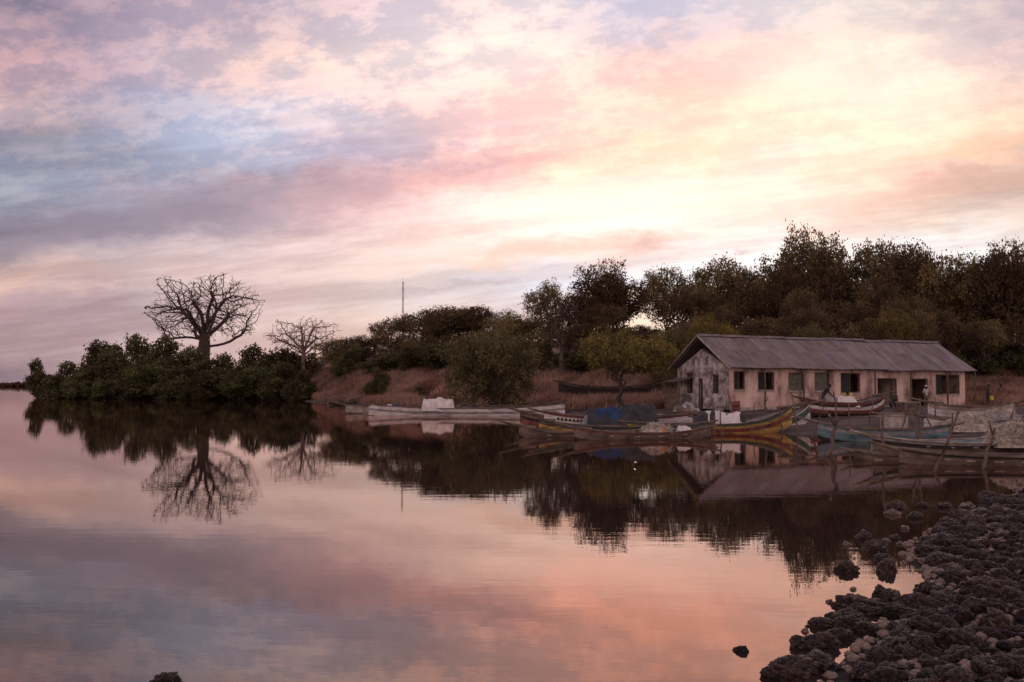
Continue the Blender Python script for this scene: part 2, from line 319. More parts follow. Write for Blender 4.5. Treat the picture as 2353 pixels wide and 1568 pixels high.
for k in range(34):
    px=r.uniform(730,1040) if k<20 else (r.uniform(1230,1500) if k<30 else r.uniform(2230,2340)); d=np.interp(px,[730,1040,1230,1500,2200],[134,116,103,100,90])+r.uniform(-8,14)*(.4 if k>=30 else 1); x=(px-1176.5)/F*d; zg=gz(x,d)
    sc=r.uniform(.25,.55); e=thing('dry_shrub','low leafless twiggy shrub in the dry grass','shrub',(x,d,zg),'dry shrubs on the bank',r.uniform(0,6),(sc,sc,sc*.9)); child(e,'stem',DRY[0]); child(e,'crown',DRY[1])
SD=lambda px: float(np.interp(px,[60,200,420,600,690,735],[187,175,165,155,147,128]))
for px,t,w_,o_ in ((88,826,62,1),(160,832,84,3),(225,783,95,8),(300,770,120,9),(372,775,125,12),(440,800,125,10),(520,815,110,10),(590,795,120,11),(650,800,115,10),(255,832,100,3),(340,838,110,3),(430,840,110,3),(515,845,110,3),(600,842,110,3),(660,835,100,3),(125,862,80,0),(205,850,90,1),(695,850,70,3),(560,868,90,0),(385,866,90,0),(300,866,90,0),(470,868,90,0),(640,868,80,0),(690,876,60,1),(265,810,110,6),(405,815,110,7),(480,825,110,7),(560,822,110,8),(190,845,90,2),(155,868,80,0),(250,872,80,0)):
    place(MG[random.randrange(3)],px,t,w_*1.2,SD(px)+o_,'mangrove_shrub','dense green mangrove shrub standing in the shallow water','shrub','mangroves along the waterline',zbase=-.2)
def bare(name,label,px,d,top,wpx,zsplit_py,bot_py,natt,nl,r0,rmax,trunkr,mat,step=.4,seed=77,up=.6,jit=.2,shell=2.6,ex=2.15,killf=1.25,lob=-.12):
    global rng; rng=np.random.default_rng(seed)
    p=at(px,top,d); z=gz(p.x,p.y); H=p.z-z; Rr=wpx/2/F*d; zs=at(px,zsplit_py,d).z-z; zb=at(px,bot_py,d).z-z
    zc=zb+(H-zb)*.42
    dd=rng.normal(size=(natt,3)); dd/=np.linalg.norm(dd,axis=1)[:,None]; rad=rng.uniform(.02,1,natt)**(1/shell)
    lump=.93+.13*np.sin(dd[:,0]*5+1)*np.sin(dd[:,1]*4)+.10*np.sin(dd[:,2]*7+dd[:,0]*6)
    att=dd*(rad*lump)[:,None]*[Rr,Rr,1]; att[:,2]=np.where(att[:,2]>0,att[:,2]*(H-zc),att[:,2]*(zc-zb))+zc
    rh=np.hypot(att[:,0],att[:,1])/Rr
    att=att[(att[:,2]>zs+(zb-zs)*np.clip((rh-.3)/.7,0,1)*1.0)]
    ln=np.array([mn.noise(Vector(q)*.30+Vector((seed,0,0))) for q in att]); att=att[ln>lob]
    nodes=[np.array([0,0,0.])]; par=[-1]
    for i in range(1,9): nodes.append(np.array([.06*math.sin(i),.05*math.cos(i*2),zs*i/8])); par.append(i-1)
    for l in range(nl):
        az=2*np.pi*(l*.382)+.4; el=[.3,.7,1.1][l%3]*up/.6; pi=8-(l%3==0)-(l%4==0); q=nodes[pi].copy(); rch=Rr*.62
        dirv=np.array([math.cos(az)*math.cos(el),math.sin(az)*math.cos(el),math.sin(el)])
        for s in range(6):
            dirv=dirv+rng.normal(0,.17,3)+[0,0,.05]; dirv/=np.linalg.norm(dirv); q=q+dirv*rch/6; nodes.append(q.copy()); par.append(pi); pi=len(nodes)-1
    n,pr=colonize(att,nodes,par,step,7,step*killf,jit=jit,maxn=12000,maxit=140)
    r=radii(n,pr,r0,ex,rmax)
    for i in range(9): r[i]=trunkr*(1.35-.35*min(1,i/3)) if i<7 else trunkr*.9
    v,f=tubes(n,pr,r,6)
    e=thing(name,label,'tree',(p.x,p.y,z-.1),None)
    thick=r[1:]>r0*2.6; fk=np.repeat(thick,6)
    def sub(mask,nm):
        ff=f[mask]; u,inv=np.unique(ff,return_inverse=True); return mesh_obj(nm,v[u],inv.reshape(ff.shape),[M[mat]],smooth=True,link=False)
    child(e,'trunk',sub(fk,'trunk')); child(e,'crown',sub(~fk,'crown')); print('bare',len(n),H,Rr); return e
bare('baobab_tree','large leafless baobab with thick trunk and spreading twisted branches',472,190,622,286,762,800,4200,10,.031,.66,1.15,'bark',step=.42,seed=77,jit=.22,shell=3.0,ex=2.08,killf=1.15,lob=-.3)
bare('baobab_tree','smaller pale leafless tree with flat fan-shaped crown',698,160,724,190,805,815,2400,12,.024,.25,.34,'barkpale',step=.36,seed=5,up=.75,jit=.22,ex=2.12,killf=1.2,lob=-.3)
bare('bare_tree','bare grey-brown tree with thin tangled branches',1290,106,668,120,800,800,1300,8,.018,.2,.25,'bark',step=.34,seed=9,up=.7)
# far treeline across the water
rng=np.random.default_rng(3)
pts=np.column_stack([rng.uniform(-2600,-600,9000),1500+rng.uniform(-30,30,9000)]); hh=7+4*np.sin(pts[:,0]*.011)+2*np.sin(pts[:,0]*.05)
pz=rng.uniform(0,1,9000)**.7*hh; c=np.column_stack([pts,pz]); lv,lf=leaves(c,3,1.5,3.2)
o=mesh_obj('far_wood',lv,lf,[M['leaf']]); tag(o,'distant low dark wood on the far bank','wood',None,'stuff')
# dry grass
rng=np.random.default_rng(4)
def tufts(px0,px1,dlo,dhi,n):
    a=(rng.uniform(px0,px1,n)-1176)/F; off=rng.uniform(dlo,dhi,n); d=np.full(n,120.)
    for _ in range(12): d=.5*d+.5*(np.interp(a*d,FX,FY)+off)
    return np.column_stack([a*d,d])
T=np.concatenate([tufts(700,1060,-12,26,20000),tufts(1040,1560,-9,14,14000),tufts(2215,2480,-14,12,9000)])
T=T[sdist(T)>1.6]; pn=np.array([mn.noise(Vector((x*.35,y*.22,0))) for x,y in T]); keep=(pn>-.15)|(rng.random(len(T))<.15); T=T[keep]; pn=pn[keep]
Zt=hz(T); base=np.repeat(np.column_stack([T,Zt]),6,0); m=len(base); ph=np.repeat(pn,6)
base[:,:2]+=rng.normal(0,.22,(m,2)); hgt=rng.uniform(.35,1.0,m)*(1+.9*ph); lean=rng.normal(0,.35,(m,2)); wd=rng.uniform(.035,.07,m); az=rng.uniform(0,3.14,m)
dx=np.column_stack([np.cos(az)*wd,np.sin(az)*wd,np.zeros(m)]); tip=base+np.column_stack([lean*hgt[:,None],hgt])
v=np.stack([base-dx,base+dx,tip],1).reshape(-1,3); o=mesh_obj('dry_grass',v,np.arange(m*3).reshape(-1,3),[M['grass']]); tag(o,'tall reddish dry grass on the bank','grass',None,'stuff')
# ------------------------------------------------ building
U=Vector((.917,.4,0)).normalized(); Vv=Vector((-U.y,U.x,0)); A0=Vector((15.55,71.3,.62)); RZ=math.atan2(U.y,U.x)
bld=thing('long_shed_building','long peach plastered shed with rusty corrugated gable roof','building',A0,None,RZ)
def tl(px,yl=.5):
    k=(px-1176.5)/F; o=A0+Vv*yl; return (k*o.y-o.x)/(U.x-k*U.y)
def zl(py,t,yl=.5):
    o=A0+Vv*yl+U*t; return at(1176,py,o.y).z-A0.z
WH=3.05
holes=[]
for a,b,y0,y1,k in ((1672,1711,853,896,'w'),(1741,1779,855,897,'w'),(1811,1846,856,898,'s'),(1871,1906,856,898,'s'),(1931,1976,857,903,'w'),(2015,2060,869,935,'d'),(2090,2131,870,935,'d'),(2161,2204,861,906,'f')):
    t0,t1=tl(a),tl(b); z1=min(zl(y0,(t0+t1)/2),WH-.15); z0=max(zl(y1,(t0+t1)/2),.0) if k!='d' else 0.0
    holes.append((max(t0,.75),t1,z0,z1,k))
def wall(L0,L1,H,hs,th,name,mat,loc,rot,gable=None):
    xs=sorted({L0,L1,*[h[0] for h in hs],*[h[1] for h in hs]}); zs=sorted({0,H,*[h[2] for h in hs],*[h[3] for h in hs]}); b=MB()
    inh=lambda x,z:any(h[0]<x<h[1] and h[2]<z<h[3] for h in hs)
    for i in range(len(xs)-1):
        for j in range(len(zs)-1):
            x0,x1,z0,z1=xs[i],xs[i+1],zs[j],zs[j+1]
            if not inh((x0+x1)/2,(z0+z1)/2):
                b.quad((x0,0,z0),(x1,0,z0),(x1,0,z1),(x0,0,z1)); b.quad((x1,th,z0),(x0,th,z0),(x0,th,z1),(x1,th,z1))
    for x0,x1,z0,z1,*_ in hs:
        b.quad((x0,0,z0),(x0,th,z0),(x0,th,z1),(x0,0,z1)); b.quad((x1,th,z0),(x1,0,z0),(x1,0,z1),(x1,th,z1))
        b.quad((x0,0,z1),(x0,th,z1),(x1,th,z1),(x1,0,z1)); b.quad((x1,0,z0),(x1,th,z0),(x0,th,z0),(x0,0,z0))
    b.quad((L0,0,H),(L1,0,H),(L1,th,H),(L0,th,H)); b.quad((L0,0,0),(L0,0,H),(L0,th,H),(L0,th,0)); b.quad((L1,0,0),(L1,th,0),(L1,th,H),(L1,0,H))
    if gable:
        mdx=(L0+L1)/2; n=len(b.v); b.v+=[(L0,0,H+.002),(L1,0,H+.002),(mdx,0,gable),(L0,th,H+.002),(L1,th,H+.002),(mdx,th,gable)]
        for q in ((n,n+1,n+2),(n+4,n+3,n+5),(n,n+2,n+5,n+3),(n+1,n+4,n+5,n+2)): b.f.append(q); b.m.append(0)
    return child(bld,name,b.mesh(name,[mat]),loc,rot)
wall(.5,23.5,WH,holes,.25,'wall',M['plaster'],(0,.5,0),(0,0,0))
wall(.5,23.5,WH,[],.25,'wall',M['plaster'],(0,7.25,0),(0,0,0))
gh=[(1.2,2.0,1.15,2.75,'w'),(2.75,3.35,0,2.3,'d'),(4.6,5.35,1.15,2.6,'w')]
wall(.0,6.5,WH,gh,.25,'gable_wall',M['white'],(.42,7.25-.002,0),(0,0,-math.pi/2),gable=4.5)["label"]="peeling whitewashed gable wall"
wall(.0,6.5,WH,[],.25,'gable_wall',M['plaster'],(23.25,7.25-.002,0),(0,0,-math.pi/2),gable=4.5)
b=MB(); b.box(.45,23.55,.35,.5-.003,-.1,.16); child(bld,'plinth',b.mesh('plinth',[M['conc']]))
for x in (8.3,16.2):
    b=MB(); b.box(x,x+.2,.76,7.24,0,WH); child(bld,'partition_wall',b.mesh('partition_wall',[M['plaster']]))
for h in holes:
    x0,x1,z0,z1,k=h; b=MB(); f_=.07
    b.box(x0,x0+f_,.52,.62,z0,z1); b.box(x1-f_,x1,.52,.62,z0,z1); b.box(x0+f_,x1-f_,.52,.62,z1-f_,z1)
    if k!='d': b.box(x0+f_,x1-f_,.52,.62,z0,z0+f_)
    fr_=child(bld,'door_frame' if k=='d' else 'window_frame',b.mesh('frame',[M['wood']]))
    if k in 'wsf':
        b=MB(); b.box(x0-.06,x1+.06,.42,.5-.003,z0-.08,z0); child(bld,'window_sill',b.mesh('sill',[M['conc']]))
    if k=='s':
        b=MB(); n=int((x1-x0-.14)/.12)
        for q in range(n): b.box(x0+.07+q*.12+.004,x0+.07+(q+1)*.12-.004,.56,.59,z0+.07,z1-.07)
        child(bld,'shutter',b.mesh('shutter',[M['shut']]))
    if k=='w':
        b=MB(); mx_=(x0+x1)/2; b.box(mx_-.03,mx_+.03,.56,.60,z0+.07,z1-.07); child(bld,'window_mullion',b.mesh('mullion',[M['wood']]))
        b=MB(); b.box(x0+.07,mx_-.03,.60,.63,z0+.07,z1-.07); child(bld,'shutter',b.mesh('shutter',[M['dark']]))
    if k=='f':
        b=MB(); b.box(x0-.55,x0-.05,.40,.44,z0,z1); child(bld,'shutter',b.mesh('shutter',[M['dark']]),label='open dark wooden shutter')
    if k=='d' and x0>19:
        b=MB(); b.box(x0+.07,x0+.75,.60,.65,z0,z1-.1); child(bld,'door',b.mesh('door',[M['dark']]))
for h in gh:
    y0,y1,z0,z1,k=h; Y0,Y1=7.25-y1,7.25-y0; b=MB()
    b.box(.44,.52,Y0,Y0+.08,z0,z1); b.box(.44,.52,Y1-.08,Y1,z0,z1); b.box(.44,.52,Y0+.08,Y1-.08,z1-.08,z1)
    if k=='w': b.box(.45,.51,(Y0+Y1)/2-.03,(Y0+Y1)/2+.03,z0,z1-.08)
    child(bld,'window_frame' if k=='w' else 'door_frame',b.mesh('frame',[M['wood']]))
RL0,RL1,RW,EZ,RZZ=.0,24.2,8.0,3.05,5.52
cols=int((RL1-RL0)/.045); rows=7; vv=[];ff=[];mi=[]
xs=np.linspace(RL0,RL1,cols+1)
rs=random.Random(5); shm={}
for side in (0,1):
    n0=len(vv)
    for r in range(rows+1):
        t=r/rows
        y=RW/2 - (RW/2+.12)*(1-t) if side==0 else RW/2+(RW/2+.12)*(1-t)
        z0=EZ-.07+(RZZ-EZ+.07)*t
        for x in xs:
            sec=.05 if x<5.9 else (.0 if x<14.8 else -.06)
            sag=-.05*math.sin(x*.5)**2-.06*math.sin(math.pi*t)*(1+.4*math.sin(x*.9))
            edge=(.05*math.sin(int(x/.9)*7.1)) if r==0 else 0
            vv.append((x,y-edge*(1 if side==0 else -1),z0+sec+sag+.022*math.cos(2*math.pi*x/.30)+(0.03 if t<.45 else 0)))
    for r in range(rows):
        for c in range(cols):
            q=n0+r*(cols+1)+c; ff.append((q,q+1,q+cols+2,q+cols+1)); kk=(side,r//4,int(xs[c]/.9)); 
            if kk not in shm: shm[kk]=rs.choices([0,1,2],[6,2.5,1])[0]
            mi.append(shm[kk])
ro=child(bld,'roof',mesh_obj('roof',vv,ff,[M['roof'],M['roof2'],M['roof3']],mi,link=False))
sm=ro.modifiers.new('thick','SOLIDIFY'); sm.thickness=.02
b=MB()
for i in range(12):
    xa=RL0+i*(RL1-RL0)/12; xb=xa+(RL1-RL0)/12+.03; sec=.05 if xa<5.9 else (.0 if xa<14.8 else -.06); zt=RZZ+sec+.045-.05*math.sin(xa*.5)**2+.01*(i%2)
    b.quad((xa,4-.28,zt-.15),(xb,4-.28,zt-.15),(xb,4,zt+.02),(xa,4,zt+.02)); b.quad((xa,4,zt+.02),(xb,4,zt+.02),(xb,4.28,zt-.15),(xa,4.28,zt-.15))
child(bld,'ridge_cap',b.mesh('ridge_cap',[M['roof2']]))
b=MB()
for x in np.arange(.1,24.2,2.0):
    b.tube([(x,.0,EZ-.16),(x,4,RZZ-.2)],[.04,.04],4); b.tube([(x,8,EZ-.16),(x,4,RZZ-.2)],[.04,.04],4)
child(bld,'rafter',b.mesh('rafter',[M['wood']]))
b=MB(); b.tube([(-.02,-.1,EZ-.1),(-.02,4,RZZ-.02)],[.07,.07],4); b.tube([(-.02,8.1,EZ-.1),(-.02,4,RZZ-.02)],[.07,.07],4)
child(bld,'barge_board',b.mesh('barge_board',[M['woodpale']]))
for px in (1757,1846,2010,2092,2176,2250):
    t=tl(px,.05); t=min(t,24.1); b=MB(); b.tube([(t,.05,-.4),(t+.03,.04,1.5),(t,.05,EZ-.1)],[.075,.07,.06],7); child(bld,'post',b.mesh('post',[M['wood']]))
b=MB(); b.box(-.9,-.82,5.2,5.28,-.2,2.1); b.box(-.9,-.82,7.1,7.18,-.2,2.0); b.quad((-1.1,5.0,2.05),(.4,5.0,2.35),(.4,7.4,2.35),(-1.1,7.4,2.0)); b.box(-.88,-.84,5.28,7.1,.0,1.1)
child(bld,'lean_to',b.mesh('lean_to',[M['wood']]))
# ------------------------------------------------ mast
p=at(926,648,235); zg=gz(p.x,p.y); H=p.z-zg; b=MB(); wd=.2; seg=14
corners=[(wd*math.cos(a),wd*math.sin(a)) for a in (0,2.094,4.189)]
for s in range(seg):
    z0,z1=H*s/seg,H*(s+1)/seg; m=s%2
    for i in range(3):
        x,y=corners[i]; x2,y2=corners[(i+1)%3]; b.tube([(x,y,z0),(x,y,z1)],[.05,.05],4,m)
        b.tube([(x,y,z0),(x2,y2,(z0+z1)/2)],[.03,.03],3,m); b.tube([(x2,y2,(z0+z1)/2),(x,y,z1)],[.03,.03],3,m)
e=thing('radio_mast','slender red and white lattice radio mast above the trees','mast',(p.x,p.y,zg)); child(e,'lattice_tower',b.mesh('lattice_tower',[M['mred'],M['mwhite']]))
b=MB(); b.tube([(0,0,H),(0,0,H+1.0)],[.04,.02],5); child(e,'antenna',b.mesh('antenna',[M['mwhite']]))
# ------------------------------------------------ boats
def pirogue(label,bow,stern,zk,beam,depth,rb,rs_,bands,inner,thw=5,spur=.9,name='pirogue',railm='wood',roll=0,pitch=0,marks=False):
    bow=Vector(bow);stern=Vector(stern); Lb=(bow-stern).length; c=(bow+stern)/2; rz=math.atan2(bow.y-stern.y,bow.x-stern.x)
    e=thing(name,label,'boat',(c.x,c.y,zk),'fishing pirogues moored along the shore',rz); e.rotation_euler=(roll,pitch,rz)
    NS=40; fr=[(0,0),(.62,.03),(.74,.22),(.84,.45),(.92,.68),(.97,.86),(1,1)]
    v=[];f=[];mi=[]
    def st(i):
        s=i/NS; q=2*s-1; w=beam/2*max(0.02,(1-abs(q)**2.2))**.85
        top=depth+(rb if q>0 else rs_)*abs(q)**2.6; kz=(rb if q>0 else rs_)*.75*abs(q)**4.5
        return (s-.5)*Lb,w,kz,top
    K=len(fr)
    for i in range(NS+1):
        x,w,k,t=st(i); 
        for sg in (1,-1):
            for a,h in fr: v.append((x,sg*w*a,k+(t-k)*h))
        for sg in (1,-1):
            for a,h in fr: v.append((x,sg*max(w*a-.045,0.0),k+.05+(t-k-.05)*h if h<1 else t))
    S=4*K; nb_=len(bands)
    for i in range(NS):
        for g_ in range(4):
            for j in range(K-1):
                a=i*S+g_*K+j; q=(a,a+1,a+S+1,a+S); f.append(q if g_ in(1,2) else q[::-1])
                mi.append(bands[min(j*nb_//(K-1),nb_-1)] if g_<2 else 9)
        for g_ in (0,1):
            a=i*S+g_*K+K-1; c_=i*S+(g_+2)*K+K-1; f.append((a,c_,c_+S,a+S)); mi.append(8)
    for i in (0,NS):
        for g_ in (0,1):
            for j in range(K-1): a=i*S+g_*K+j; c_=a+2*K; f.append((a,a+1,c_+1,c_)); mi.append(8)
    names=list(dict.fromkeys([x for x in bands])); mats=[M[x] for x in names]+[M[railm],M[inner]]
    mi=[names.index(x) if isinstance(x,str) else (len(names) if x==8 else len(names)+1) for x in mi]
    child(e,'hull',mesh_obj('hull',v,f,mats,mi,smooth=False,link=False))
    for sg in (1,-1):
        b=MB(); pts=[]
        for i in range(0,NS+1,2):
            x,w,k,t=st(i); pts.append((x,sg*(w+.015),t+.02))
        b.tube(pts,[.035]*len(pts),5); child(e,'gunwale',b.mesh('gunwale',[M[railm]]))
        if marks:
            b=MB()
            for i in range(24,37):
                x,w,k,t=st(i); x2,w2,k2,t2=st(i+1); xm=(x+x2)/2; wm_=(w+w2)/2; za=.62;zb_=.84
                P=lambda xx,ww,kk,tt,h,a_: (xx,sg*(ww*a_+.012),kk+(tt-kk)*h)
                n=len(b.v); b.v+=[P(x,w,k,t,za,.90),P(x2,w2,k2,t2,za,.90),P(xm,wm_,(k+k2)/2,(t+t2)/2,zb_,.965)]; b.f.append((n,n+1,n+2)); b.m.append(0)
            child(e,'painted_marks',b.mesh('marks',[M['dark']]))
    for q in range(thw):
        s=.15+.7*(q+.5)/thw; i=int(s*NS); x,w,k,t=st(i); b=MB(); b.box(x-.13,x+.13,-w*.95,w*.95,t-.16,t-.12); child(e,'thwart',b.mesh('thwart',[M['woodpale']]))
    if spur>0:
        x,w,k,t=st(NS); b=MB(); b.tube([(x-.8,0,t-.12),(x,0,t-.03),(x+spur,0,t+spur*.22)],[.10,.075,.04],6); child(e,'bow_spur',b.mesh('bow_spur',[M[railm]]))
        x,w,k,t=st(0); b=MB(); b.tube([(x+.6,0,t-.1),(x,0,t-.03),(x-spur*.6,0,t+spur*.1)],[.09,.07,.04],6); child(e,'stern_spur',b.mesh('stern_spur',[M[railm]]))
    return e
def PD(px,d): return ((px-1176.5)/F*d,d,0)
pirogue('long weathered white pirogue lying low at the water edge',PD(848,79),PD(1298,76.5),-.18,1.5,.74,.30,.40,['bwhite','bwhite','bwhite','bgrey','bwhite','bwhite'],'bgrey')
pirogue('slim brown pirogue with faded planks beside the white one',PD(795,84),PD(1110,82),-.15,1.3,.62,.25,.3,['wood','woodpale','woodpale'],'wood')
pirogue('grey pirogue drawn up against the bank',PD(1050,82),PD(1290,83),.0,1.3,.65,.3,.4,['bgrey','bgrey','wood'],'wood')
zb=gz(((1405-1176)/F*94),94)
pirogue('dark old pirogue beached on the dry grass bank',PD(1532,93.5),PD(1283,94.5),zb+.15,1.7,.9,.65,.55,['bblk','bblk','bblk','wood'],'bblk',railm='bblk',thw=0)
pirogue('small dark pirogue half hidden in the grass',PD(820,120),PD(757,119),gz((788-1176)/F*119.5,119.5),1.0,.5,.3,.2,['bblk','wood'],'wood',thw=2)
pirogue('dark red pirogue with raised bow moored behind the others',PD(1195,58),PD(1500,57),-.15,1.3,.62,.45,.2,['bred','bred','bblk','bred'],'wood')
pirogue('white pirogue with dark painted triangle marks on its side',PD(1250,53.5),PD(1590,54.5),-.10,1.5,.76,.32,.2,['bgreen','bwhite','bwhite','bwhite','bwhite','bred'],'bgrey',marks=True,railm='wood')
pirogue('large yellow pirogue with green and red stripes and high prow',PD(1818,51),PD(1440,49),-.28,1.7,.72,.92,.15,['bblk','byellow','byellow','bred','byellow','bgreen'],'bgrey',railm='wood')
pirogue('long low brown pirogue with a yellow stripe moored alongside',PD(1238,47.5),PD(1625,49.0),-.24,1.5,.62,.42,.2,['bblk','wood','wood','byellow','wood','bgreen'],'wood',railm='wood')
pirogue('white and green pirogue with a tall pointed prow',PD(1860,54),PD(1600,53.5),-.15,1.4,.62,.95,.2,['bwhite','bwhite','bgreen','bwhite'],'bgrey',railm='wood')
pirogue('small brown pirogue with a low weathered hull carrying nets',PD(1318,43.8),PD(1632,45.4),-.20,1.1,.46,.30,.26,['bblk','wood','wood','bred'],'woodpale',thw=4,railm='wood')
pirogue('narrow dark pirogue floating low in the water',PD(1192,46.2),PD(1450,46.4),-.28,1.0,.46,.36,.1,['bblk','wood','wood'],'wood',thw=3,railm='wood')
zc=gz((1935-1176)/F*60,60)
pirogue('dark pirogue with red and white trim drawn up on the mud',PD(2030,61),PD(1838,59),zc+.02,1.6,.80,.55,.35,['bblk','bblk','bred','bwhite','bblk','bred'],'bgrey')
pirogue('faded blue pirogue moored beside the muddy shore',PD(1876,43.5),PD(2180,41.5),-.15,1.4,.64,.32,.25,['bblk','bblue','bblue','bgrey','bblue'],'bgrey',railm='wood')
pirogue('grey-blue pirogue showing its worn open interior and thwarts',PD(2000,33.0),PD(2440,37.0),-.18,2.0,.60,.30,.2,['bblk','wood','wood','bblk','bgrey'],'bblue',thw=7,railm='woodpale')
pirogue('long dark wooden pirogue floating low beside the stakes',PD(2062,30.6),PD(2560,29.2),-.2,1.25,.48,.18,.2,['bblk','wood','wood','bblk'],'wood',thw=6,railm='wood')
pirogue('narrow low canoe with its tip in the water',PD(1957,32.4),PD(2120,31.8),-.22,.7,.38,.12,.05,['bblk','wood'],'wood',thw=2,spur=.4)
pirogue('worn white pirogue wedged between the other boats',PD(2120,46),PD(2420,45),.05,1.3,.6,.3,.25,['bgrey','bwhite','bwhite'],'bgrey',thw=4)
zz=gz((2190-1176)/F*52,52)
pirogue('pale worn pirogue resting on the muddy bank',PD(2130,53),PD(2330,51),zz,1.5,.70,.25,.25,['bgrey','bwhite','woodpale'],'bgrey')
def mound(lx,ly,h,mats,seed,rough=.08,box=4.0,n=34,mf=None,lin=0):
    v=[];f=[];mi=[]
    for i in range(n+1):
        for j in range(n+1):
            a=2*i/n-1;b_=2*j/n-1; e_=max(abs(a),abs(b_)) if box>3 else min(1,math.hypot(a,b_)); k=(1-min(1,e_)**box)
            fold=0
            if lin:
                k=min(1,(1-e_)*lin)**2*(.88+.12*math.sin(a*5+seed))*(1-.30*b_*b_)
                fold=.05*math.sin((a*11+b_*3)+2*mn.noise(Vector((a*2,b_*2,seed))))*min(1,(1-e_)*4)
            nz=mn.fractal(Vector((a*2+seed,b_*2,seed*1.7)),1,2,4)
            sh=1+.10*mn.noise(Vector((a*1.5,b_*1.5,seed+9)))
            v.append((a*lx/2*sh,b_*ly/2*sh,max(-.05,h*k**(.5 if box>3 else .8)*(1+1.6*rough*nz)+rough*nz*(k>0)+fold*h- .02)))
    for i in range(n):
        for j in range(n):
            q=i*(n+1)+j; f.append((q,q+n+1,q+n+2,q+1)); mi.append(mf(i/n,j/n) if mf else 0)
    return mesh_obj('heap',v,f,mats,mi,True,link=False)
def cargo(name,label,cat,px,d,z,lx,ly,h,mats,seed,rz=0,part='cover',strands=0,**k):
    x=(px-1176.5)/F*d; e=thing(name,label,cat,(x,d,z),None,rz); me=mound(lx,ly,h,[M[q] for q in mats],seed,**k); child(e,part,me)
    if strands:
        r=random.Random(seed); b=MB()
        for s in range(strands):
            th=r.uniform(0,6.28); q_=r.uniform(0,1)**.5*.98; a=math.cos(th)*q_*lx/2;c_=math.sin(th)*q_*ly/2; k_=(1-q_**2)**.8; p0=Vector((a,c_,h*k_*.97)); pts=[p0]
            for q in range(4): p0=p0+Vector((r.uniform(-.13,.13),r.uniform(-.13,.13),r.uniform(-.01,.08) if q<2 else -.05)); pts.append(p0)
            b.tube(pts,[.009]*5,3)
        child(e,'loose_strands',b.mesh('strands',[M['net']]))
    return e
nz_=lambda a,b,s,f=5: mn.noise(Vector((a*f,b*f*.7,s)))
cargo('tarpaulin_cover','angular white tarpaulin draped over gear on the white pirogue','tarpaulin',1007,78,.40,2.6,1.3,1.0,['tarpw'],1,box=10,rough=.03,lin=9)
cargo('cloth_bundle','blue and red bundle lying on the slim pirogue','bundle',905,83,.38,1.6,.9,.38,['bwhite','bred','tarpb'],8,mf=lambda a,b:0 if a<.4 else (2 if a<.8 else 1))
cargo('tarpaulin_cover','dark tarpaulin with blue cloths heaped over gear on a pirogue','tarpaulin',1400,50.6,.32,3.0,1.5,.95,['tarpk','tarpb','bgrey'],2,rough=.10,box=6,lin=3.0,mf=lambda a,b:1 if nz_(a,b,2,3.2)>.22 else (2 if a<.10 else 0))
cargo('tarpaulin_cover','black tarpaulin hung over a boxy engine cover','tarpaulin',1463,51.0,.32,2.2,1.4,1.15,['tarpk'],13,rough=.06,box=9,lin=4)
cargo('tarpaulin_cover','white and dark tarpaulin covering goods on the yellow pirogue','tarpaulin',1652,51.0,.40,2.6,1.2,.66,['tarpw','tarpk'],3,box=7,rough=.05,lin=5,mf=lambda a,b:1 if a<.22 or nz_(a,b,4)>.3 else 0)
cargo('net_heap','pale fishing net with orange cloth piled in the small pirogue','fishing net',1508,44.8,.2,1.4,.85,.44,['net','orange','tarpw'],4,strands=260,box=2,mf=lambda a,b:1 if .6<a<.8 else 0)
cargo('cloth_bundle','white bundle in the small brown pirogue','bundle',1570,45.1,.22,.7,.5,.28,['tarpw'],5)
cargo('tarpaulin_cover','white tarpaulin over the dark pirogue on the mud','tarpaulin',1932,60,zc+.6,2.0,1.2,.6,['tarpw','bgrey'],6,box=5,lin=4,mf=lambda a,b:1 if a<.3 else 0)
cargo('net_heap','pale heap of fishing net on the muddy bank','fishing net',2225,44.0,.38,2.2,1.6,.70,['net'],7,rough=.08,box=2,strands=900)
cargo('net_heap','large frayed pale fishing net bundled over a boat','fishing net',2328,34.4,.30,1.9,1.4,.78,['net'],9,rough=.08,box=2,strands=1600)
cargo('net_heap','grey net heap resting on the pale pirogue','fishing net',2290,50,.62,2.4,1.3,.5,['net','bgrey'],10,rough=.08,box=2,strands=400,mf=lambda a,b:1 if b<.5 else 0)
cargo('cloth_heap','heap of pale and blue cloths beside the gable wall','cloth',1575,69,.62,2.0,1.4,.5,['bgrey','tarpk','bwhite','wood'],12,rough=.15,box=2,mf=lambda a,b:0 if nz_(a,b,1)>.1 else (2 if nz_(a,b,3)>.3 else 3))
def block(label,px,d,z,lx,ly,h,rz,m='conc'):
    b=MB(); b.box(-lx/2,lx/2,-ly/2,ly/2,0,h); me=b.mesh('block',[M[m]]); e=thing('box',label,'box',((px-1176.5)/F*d,d,z),None,rz)
    o=child(e,'casing',me); bv=o.modifiers.new('b','BEVEL'); bv.width=.03; bv.segments=2
    b=MB(); b.box(-lx/2-.02,lx/2+.02,-ly/2-.02,ly/2+.02,h+.002,h+.06); child(e,'lid',b.mesh('lid',[M['woodpale']]))
block('pale square box standing on the mud by the blue pirogue',2052,46.5,.35,.95,.8,.6,.2)
block('pale box standing near the moored boats',1538,55.5,.3,1.3,.8,.4,.1,'conc')
block('dark crate standing near the water',2085,62,.6,1.2,.8,.7,.3,'wood')
